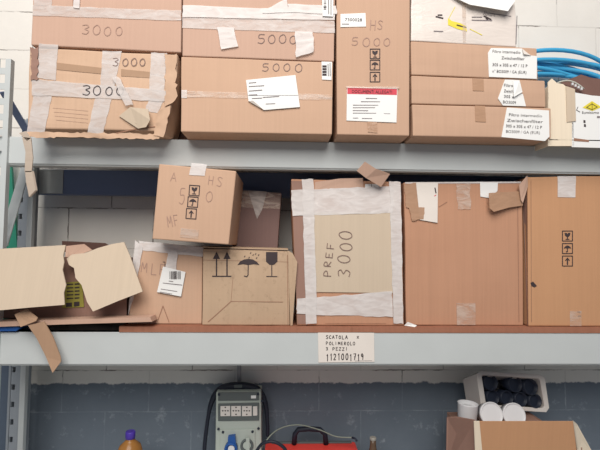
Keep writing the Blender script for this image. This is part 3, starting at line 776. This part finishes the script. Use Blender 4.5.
# box with barcode label
c15 = c = Carton([(139, 243), (203, 247), (201.5, 323), (127.5, 322)], 1.80, .30, CB['tan'], 'tan box with white taped top and small barcode label, under the tilted box', MIDG, zb=zp, wob=.002)
m = c.mb; c.hand(m, 'MLF', 142, 262, 10, 9, .8, FAINT, 6); c.stroke(m, [(163, 262), (165, 262), (165, 267)], .7, INK); c.stroke(m, [(158, 320), (163, 306), (169, 322)], .8, CREASE); c.body()
c.patch([(138.5, 241), (204, 247), (203.5, 257), (140, 250)], TAPE, nx=10, rag=.4, label=W)
c.patch([(135, 240), (143, 247), (133, 300), (128, 316)], TAPE, nx=3, ny=12, rag=.4, off=.004, label=W)
c.patch([(169, 249), (178, 250), (176, 271), (165, 270)], TAPE, nx=3, ny=6, rag=.3, off=.005, label=W)
def ink(b, o):
    barcode(c, b, o, 169, 271.5, 181, 279, 11, INK); lines(c, b, o, [(161, 177, 289, 291.5), (163, 182, 283, 285), (160, 172, 292, 294), (169, 173, 281, 281.6)], .7, GREYINK)
c.sheet([(163, 266.5), (185.5, 272), (181, 296.5), (157, 292)], PAPER, off=.008, ink=ink, label='white barcode label')

# tilted box on the two
c = Carton([(159, 163.8), (236.2, 171), (228.6, 244.6), (152, 239)], 1.675, .30, CB['tan'], 'tilted tan box balanced on the barcode label box and the dirty beige box', MIDG, wob=.001)
m = c.mb
for k, x, yy in (('glass', 194.3, 190.5), ('umbrella', 192.8, 202), ('arrow', 191.2, 213.7)): c.mark(m, k, x, yy, 10, INK, ang=4)
c.hand(m, 'A', 171, 172, 9, 9, .6, FAINT, 6); c.hand(m, 'HS', 209, 176, 9, 8, .6, FAINT, 8); c.hand(m, '5', 180, 188, 16, 9, .7, FAINT, 4); c.hand(m, '0', 206, 192, 11, 11, .7, FAINT, 4); c.hand(m, 'MF', 166, 217, 11, 7, .7, FAINT, -10)
c.body()
c.patch([(191.5, 162.8), (207, 164.5), (204.5, 176), (189, 175)], TAPE, nx=4, rag=.3, label=W)
c.patch([(181, 228), (199, 230), (198, 239), (180, 237)], CLEAR, nx=4, label='clear tape')

# dim box behind
c = Carton([(238, 190), (281.5, 193), (272.5, 330), (226, 330)], 1.98, .1, CB['shaded'], 'dim box with a tape strip, standing behind the tilted box', MIDG, zb=ZMID_B + .001)  # shade behind the front boxes is put into its darker cardboard
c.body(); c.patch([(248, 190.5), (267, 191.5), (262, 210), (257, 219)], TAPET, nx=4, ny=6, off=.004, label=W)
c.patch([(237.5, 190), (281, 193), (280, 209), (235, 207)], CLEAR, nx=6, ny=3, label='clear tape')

# torn open box at the left
t = thing('cardboard_box', at(60, 330, 1.9), 'torn open box with pale flaps hanging down its front, left of middle shelf', 'box', MIDG)
zf = at(60, 319, 1.80).z; Yt = 1.80
mb = MB(); s = Plane(Yt)
xl, xr_ = at(-40, 300, Yt).x, at(128, 300, Yt).x; zt1 = at(60, 257, Yt).z
mb.box(xl, xr_, Yt, Yt + .004, zf, zt1, CB['dusk']); mb.box(xl, xl + .004, Yt, Yt + .28, zf, zt1, CB['dusk']); mb.box(xr_ - .004, xr_, Yt, Yt + .28, zf, zt1, CB['dusk'])
mb.box(xl, xr_, Yt + .276, Yt + .28, zf, zt1 - .02, CB['dusk']); mb.box(xl, xr_, Yt, Yt + .28, zf, zf + .004, CB['dusk'])
mb.build('body', t)
mb = MB(); mb.prism([s.P(63, 283, .004), s.P(82, 281, .004), s.P(84, 307, .004), s.P(62, 308, .004)], (0, .002, 0), LABG)
for i, y in enumerate((284.5, 288, 291.5, 295, 298.5)): s.stroke(mb, [(67, y), (73, y - .3)], 1.2, INK, .005); s.stroke(mb, [(75, y - .3), (79, y - .6)], 1.4, INK, .005)
s.fill(mb, [(74, 302), (79.5, 301.5), (79.5, 306), (74, 306.5)], INK, .005); s.fill(mb, [(66, 303), (72, 302.5), (72, 306.5), (66, 307)], INK, .005)
o = mb.build('paper_label', t); o['label'] = 'olive green printed label'
def flap(pts, name, m=CB['pale'], th=(0, .005, 0)):
    mb = MB(); mb.prism([at(*p) for p in pts], th, m); return mb.build(name, t)
A = Plane3(at(0, 249, 1.725), at(65, 246, 1.74), at(30, 308, 1.67))
def flapA(S, pts, name):
    mb = MB(); mb.prism([S.P(x, y) for x, y in pts], (0, .005, 0), CB['pale']); return mb.build(name, t)
flapA(A, [(-40, 252), (0, 248.8), (40, 246.5), (65.5, 245), (64.5, 250), (63, 255), (64, 262), (62.5, 270), (64.5, 279), (66, 285), (63.8, 293), (64.5, 304.8), (30, 307.5), (0, 310.3), (-40, 313)], 'front_flap')
Bp = Plane3(at(70, 258, 1.76), at(125, 243, 1.79), at(92, 311, 1.69))
flapA(Bp, [(66.5, 258.5), (72, 254.5), (85, 253), (98, 248), (112, 244), (124, 242), (130, 256), (142.5, 291.5), (118, 301), (93, 311.5), (87, 302), (81.5, 285), (75.5, 278), (74, 268), (69, 265)], 'torn_flap')
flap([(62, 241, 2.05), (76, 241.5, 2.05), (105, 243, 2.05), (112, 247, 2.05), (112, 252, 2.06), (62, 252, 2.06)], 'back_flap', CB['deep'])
flap([(66, 246, 1.90), (84, 244, 1.90), (92, 250, 1.88), (80, 254.5, 1.82), (70, 258, 1.81), (65, 262, 1.805)], 'side_flap', CB['rose'])

# strips at the left front of the shelf
mb = MB(); mb.prism([at(-20, 322.5, 1.72), at(60, 319.8, 1.72), at(150, 317.2, 1.72), at(152, 321.8, 1.72), at(60, 324.5, 1.72), at(-20, 327.5, 1.72)], (0, .07, 0), CB['rose'])
tag(mb.build('cardboard_sheet', None, origin=at(60, 324, 1.76)), 'long narrow rose brown cardboard sheet under the torn open box', 'cardboard')
mb = MB(); mb.prism([at(-20, 326.8, 1.735), at(18, 326.6, 1.735), at(19.5, 328, 1.735), at(16, 331, 1.735), at(-20, 331.5, 1.735)], (0, .12, 0), BLUEP)
tag(mb.build('blue_pad', None, origin=at(0, 331, 1.79)), 'flat blue pad at the left end, under the cardboard sheet', 'pad')
mb = MB()
mb.prism([at(14.5, 314.5, 1.70), at(26.5, 309, 1.71), at(37.5, 318, 1.70), at(36, 321, 1.69), at(20.5, 327, 1.69)], (0, .004, .001), CB['brown'])
mb.prism([at(28, 325.5, 1.693), at(44, 321.5, 1.70), at(53, 337, 1.705), at(60.5, 357, 1.70), at(61, 361.5, 1.70), at(52.5, 373, 1.69), at(46, 357, 1.697), at(37, 339, 1.70)], (0, .004, 0), CB['brown'])
tag(mb.build('cardboard_strip', None, origin=at(40, 330, 1.70)), 'bent brown cardboard strip hanging down in front of the lower beam', 'cardboard')

# ================================================================== below the lower beam
# bottle
Yb = 1.95; p = at(130, 450, Yb); bz = ZDK; k = Yb / FPX
zc = at(130, 431, Yb).z
t = thing('bottle', (p.x, Yb, bz), 'amber plastic bottle with a violet cap in front of the slate wall', 'bottle')
AMB = plain('amber plastic', rgb(150, 104, 54), .25, spot=.1); VIO = plain('violet cap', rgb(72, 52, 150), .4)
mb = MB(); h = zc - bz
mb.lathe((p.x, Yb, bz), (0, 0, 1), [(.05, 0), (.054, .01), (.054, h - .11), (.052, h - .085), (.044, h - .06), (.026, h - .044), (.018, h - .036), (.018, h - .026)], AMB); mb.build('body', t)
mb = MB(); mb.lathe((p.x, Yb, bz), (0, 0, 1), [(.019, h - .031), (.0205, h - .029), (.0205, h - .003), (.018, h)], VIO, 20); mb.build('cap', t)

# socket box on the wall
t = thing('socket_box', at(236, 470, 2.15), 'grey wall socket box with three white outlets and a blue plug socket', 'socket')
Yf = 2.07; s = Plane(Yf); F = lambda pts, o=0: [s.P(x, y, o) for x, y in pts]
mb = MB(); mb.prism(F([(216, 392), (261, 391.5), (262, 500), (214.5, 500)]), (0, .10, 0), GREYP)
mb.build('housing', t, bevel=.006)
mb = MB(); mb.prism(F([(218, 392.5), (259, 392), (259, 400.5), (218, 401)], .006), (0, .006, 0), DGREYP); s.fill(mb, [(251, 395.5), (256, 395.3), (256, 398.3), (251, 398.5)], PAPER, .0075); mb.build('hood', t, bevel=.002)
mb = MB(); mb.prism(F([(218, 404), (259, 403), (259, 420.5), (218, 421)], .008), (0, .008, 0), DGREYP); mb.build('outlet_frame', t, bevel=.002)
for x in (220.5, 231.2, 242):
    mb = MB(); mb.prism(F([(x, 406.2), (x + 9.6, 406), (x + 9.6, 416), (x, 416.2)], .011), (0, .004, 0), CRATE)
    for dx, dy in ((2.2, 4.8), (4.8, 4.8), (7.4, 4.8), (4.8, 1.4), (4.8, 8.4)):
        s.fill(mb, [(x + dx - .7, 406 + dy - .6), (x + dx + .7, 406 + dy - .6), (x + dx + .7, 406 + dy + .6), (x + dx - .7, 406 + dy + .6)], INK, .0125)
    mb.build('outlet', t)
mb = MB(); mb.prism(F([(253, 406.5), (257.3, 406.4), (257.3, 415.6), (253, 415.8)], .011), (0, .004, 0), CRATE); mb.build('switch', t, bevel=.001)
mb = MB(); mb.prism(F([(220, 430), (255, 429.3), (256, 500), (219, 500)], .006), (0, .006, 0), GREYP); mb.build('cover_plate', t, bevel=.002)
for x, y in ((219, 394.5), (258, 394), (218.5, 428.8), (258.5, 428.3), (223, 432), (252.5, 431.5), (262, 401)):
    mb = MB(); mb.lathe(s.P(x, y, .006), (0, -1, 0), [(.006, 0), (.006, .003), (.004, .004)], DARKP, 10); mb.build('screw', t)
mb = MB(); mb.prism(F([(228, 437), (235, 436), (236, 446), (227.5, 446)], .03), (0, .03, 0), BLUEP); mb.lathe(s.P(231.5, 447, .006), (0, -1, 0), [(.03, 0), (.03, .03), (.024, .034), (.02, .02)], BLUEP, 20); mb.lathe(s.P(231.5, 448, .025), (0, -1, 0), [(.015, 0), (.015, .012)], WHITEP, 14); mb.build('blue_socket', t)
mb = MB(); mb.lathe(s.P(247, 445, .005), (0, -1, 0), [(.03, 0), (.03, .012), (.025, .014), (.022, .006)], DGREYP, 20); mb.lathe(s.P(247, 445, .010), (0, -1, 0), [(.018, 0), (.018, .006)], GREYP, 16)
mb.prism(F([(246, 438), (249.5, 438), (249.5, 455), (246, 455)], .022), (0, .008, 0), GREYP); mb.build('round_socket', t)
cp = spline([at(203, 480, 2.12), at(204.5, 448, 2.12), at(207, 425, 2.12), at(211, 404, 2.12), at(218.5, 391, 2.12), at(230, 386.5, 2.12), at(247, 386.5, 2.12), at(258.5, 390.5, 2.12), at(265.5, 404, 2.12), at(267.5, 425, 2.12), at(267.5, 436, 2.12)])
mb = MB(); mb.tube(cp, .009, BLACKR, radii=[.009 + .010 * max(0, 1 - ((k - 55) / 30) ** 2) for k in range(len(cp))])
mb.prism([at(234, 385.2, 2.097), at(242, 384.8, 2.097), at(242, 387.6, 2.097), at(234, 388, 2.097)], (0, .004, 0), DGREYP)
tag(mb.build('cable', None, origin=at(236, 386, 2.14)), 'thick black cable looped over the grey wall socket box', 'cable')
mb = MB(); mb.tube([at(239, 350, 2.16), at(239.5, 396, 2.16)], .010, GREYC)
tag(mb.build('conduit', None, origin=at(240, 368, 2.18)), 'grey conduit on the wall above the socket box', 'pipe')

# red case
Yc = 1.95; s = Plane(Yc)
t = thing('red_case', at(310, 500, Yc), 'red case with a black carrying handle beside the socket box', 'case')
zt3 = at(310, 441.5, 2.11).z; p0, p1 = at(264, 450, Yc), at(361, 450, Yc)
mb = MB(); mb.box(p0.x, p1.x, Yc, 2.11, ZDK, zt3, REDP); mb.build('body', t, bevel=.008)
mb = MB(); mb.box(p0.x + .03, p1.x - .02, 2.085, 2.105, zt3, zt3 + .006, DGREYP); mb.build('top_trim', t, bevel=.002)
Yh = 2.075
mb = MB(); mb.tube([at(294, 444, Yh), at(295, 434, Yh), at(298.5, 429.6, Yh), at(309, 428.8, Yh), at(320, 429.6, Yh), at(325, 434, Yh), at(326, 444, Yh)], .012, BLACKR, 10); mb.build('handle', t)
mb = MB(); mb.tube(spline([at(262, 447, 1.93), at(272, 434, 1.98), at(284, 427, 2.02), at(300, 425, 2.03), at(320, 430, 2.03), at(336, 436.5, 2.02), at(354, 437.5, 2.0)]), .0028, plain('grey green wire', rgb(130, 136, 124), .5), 6)
mb.tube([at(352, 437.5, 2.0), at(355, 438.4, 1.99), at(357, 441, 1.98)], .005, DARKP, 6)
tag(mb.build('wire', None, origin=at(300, 440, 2.0)), 'thin grey wire arching over the red case handle', 'wire')
mb = MB(); mb.tube(spline([at(256, 452, 1.93), at(262, 444, 1.91), at(272, 441.5, 1.90), at(282, 446, 1.90), at(287, 454, 1.90), at(288, 470, 1.90)]), .007, BLACKR, 8)
tag(mb.build('power_cord', None, origin=at(270, 448, 1.92)), 'black cord curving over the left corner of the red case', 'cable')
# small brown bottle
p = at(373, 450, 2.0); zc = at(373, 437, 2.0).z; h = zc - ZDK
t = thing('small_bottle', (p.x, 2.0, ZDK), 'small dark brown bottle with narrow neck beside the red case', 'bottle')
mb = MB(); mb.lathe((p.x, 2.0, ZDK), (0, 0, 1), [(.026, 0), (.028, .008), (.028, h - .09), (.022, h - .068), (.016, h - .05), (.0135, h - .03), (.0135, h - .012)], plain('brown glass', rgb(92, 74, 60), .2), 18); mb.build('body', t)
mb = MB(); mb.lathe((p.x, 2.0, ZDK), (0, 0, 1), [(.012, h - .014), (.015, h - .012), (.015, h - .002), (.012, h)], plain('pale cap', rgb(150, 146, 138), .4), 14); mb.build('cap', t)

# open box at the lower right with the crate on it
Yo = 1.62
t = thing('open_box', at(520, 520, 1.78), 'open brown box at lower right with its front flap raised', 'box')
zt2 = .795
xl, xr_ = at(449, 420, 2.0).x, at(582, 440, 1.66).x
mb = MB(); ya, yb = 1.66, 2.02; M_ = CB['dusk']  # duller than front_flap because shade is put into the board colour
mb.box(xl, xr_, ya, ya + .004, ZDK + .001, zt2, M_); mb.box(xl, xr_, yb, yb + .004, ZDK + .001, zt2, M_)
mb.box(xl, xl + .004, ya + .004, yb, ZDK + .001, zt2, M_); mb.box(xr_ - .004, xr_, ya + .004, yb, ZDK + .001, zt2, M_); mb.box(xl, xr_, ya + .004, yb, ZDK + .001, ZDK + .005, M_)
mb.build('body', t)
mb = MB(); mb.box(xl + .004, xr_ - .004, 1.664, 2.02, zt2 - .006, zt2 - .002, CB['dusk']); mb.build('inner_flap', t)
mb = MB(); mb.prism([at(478, 421.5, 1.625), at(573, 421.5, 1.625), at(579, 470, 1.655), at(483, 470, 1.655)], (0, .005, 0), CB['gold']); mb.build('front_flap', t)
mb = MB(); mb.prism([at(474, 421.3, 1.62), at(479.5, 421.3, 1.62), at(484, 470, 1.65), at(476, 470, 1.65)], (0, .004, 0), CB['cream']); mb.build('flap_edge', t)
mb = MB(); mb.prism([at(447, 417.5, 1.80), at(456, 416.5, 1.77), at(475, 420, 1.64), at(478, 470, 1.65), at(446, 470, 1.80)], (0, .004, 0), CB['dusk']); mb.build('side_flap', t)  # side turned into shade, with the shade coloured into this duller board
mb = MB(); mb.prism([at(573, 420.5, 1.63), at(577, 424, 1.66), at(598, 462, 1.70), at(594, 464, 1.70), at(579.5, 464, 1.65)], (0, .004, 0), CB['cream']); mb.build('side_flap', t)
# crate
Yk = 1.96; bk = .12
t = thing('plastic_crate', at(514, 412, Yk + .06), 'off white plastic crate lying on its side on the open box', 'crate')
outer = [(476.5, 374), (480, 371), (541, 374.5), (545, 377.5), (549.5, 408), (546.5, 412.5), (486, 408.5), (481, 405)]
inner = [(482, 376.5), (483.5, 375), (538.5, 378.5), (540, 380), (544.5, 406), (543, 408), (488, 404.5), (486, 402.5)]
back = [(474, 379), (477, 377), (533, 378), (536, 381), (540, 405), (537, 408), (480, 405), (476, 402)]
mb = MB(); k = mb.mi(CRATE)
ring = lambda pts, Y: [mb.bm.verts.new(at(x, y, Y)) for x, y in pts]
o_, i_ = ring(outer, Yk), ring(inner, Yk)
off = Vector((-.014, bk, -.06)); ob = [mb.bm.verts.new(v.co + off) for v in o_]; ib = [mb.bm.verts.new(v.co + off * .93) for v in i_]
for v in o_ + ob: v.co.z = max(v.co.z, zt2 + .001)
for v in i_ + ib: v.co.z = max(v.co.z, zt2 + .006)
for j in range(8):
    q = (j + 1) % 8
    for f in ((o_[j], o_[q], i_[q], i_[j]), (o_[q], o_[j], ob[j], ob[q]), (i_[j], i_[q], ib[q], ib[j])): mb.bm.faces.new(f)
mb.bm.faces.new(ob); mb.bm.faces.new(ib[::-1])
mb.build('crate_body', t, bevel=.003)
names = ['upper left of the crate, alone in the corner', 'upper middle of the crate', 'upper right of the crate', 'lower left of the crate', 'lower row, second from the left in the crate', 'lower row, third from the left in the crate', 'lower right corner of the crate']
for (x, y, r), nm in zip(((491, 382.6, 7.6), (515.5, 384.3, 7.7), (531, 387, 7.7), (493.4, 397.3, 6.9), (507.4, 397.9, 6.9), (521.4, 399.3, 6.9), (535.6, 401.0, 6.9)), names):
    rr = r * Yk / FPX; p = at(x, y, Yk + .004)
    mb = MB(); mb.lathe(p, (-.13, 1, -.2), [(rr * .86, .02), (rr * .88, 0), (rr, 0), (rr, .085)], DARKP, 24)
    tag(mb.build('dark_cup', None, origin=p), 'dark round cup, ' + nm, 'cup', 'dark cups in the crate')
for (x, y, Y, r), nm in zip(((491.8, 414.3, 1.85, 11.6), (514.6, 415.2, 1.85, 11.6)), ('white round cup lying in front of crate, left one of the two', 'white round cup lying in front of crate, right one of the two')):
    rr = r * Y / FPX; p = at(x, y, Y); p.z = max(p.z, zt2 - .002 + rr)
    mb = MB(); mb.lathe(p, (-.03, 1, -.3), [(rr * .9, .004), (rr * .93, -.002), (rr, 0), (rr * .97, .012), (rr * .86, .05)], WHITEP, 32)
    tag(mb.build('white_cup', None, origin=p), nm, 'cup', 'white cups on the open box')
p = at(467, 420, 1.88); p.z = zt2 + .002
mb = MB(); mb.lathe(p, (.05, 0, 1), [(.035, 0), (.038, .004), (.0415, .086), (.043, .09), (.039, .09), (.037, .075)], WHITEP, 28)
tag(mb.build('white_cup', None, origin=p), 'white cup standing upright left of the crate', 'cup', 'white cups on the open box')

# ================================================================== light
def area(name, loc, target, size, power, col, sy=None):
    l = bpy.data.lights.new(name, 'AREA'); l.size = size; l.energy = power; l.color = col
    if sy: l.shape = 'RECTANGLE'; l.size_y = sy
    o = bpy.data.objects.new(name, l); COL.objects.link(o); o.location = loc
    o.rotation_euler = (Vector(target) - Vector(loc)).to_track_quat('-Z', 'Y').to_euler()
    return o
area('skylight', (-.4, -1.7, 4.5), (.1, 1.9, 1.5), 3.4, 330, (1, .95, .89))
W_ = bpy.data.worlds.new('world'); SC.world = W_; W_.use_nodes = True
bg = W_.node_tree.nodes['Background']; bg.inputs[0].default_value = (.70, .80, 1, 1); bg.inputs[1].default_value = .22
SC.view_settings.view_transform = 'Standard'; SC.view_settings.look = 'None'; SC.view_settings.gamma = 1; SC.view_settings.use_curve_mapping = False
SC.view_settings.exposure = -0.12
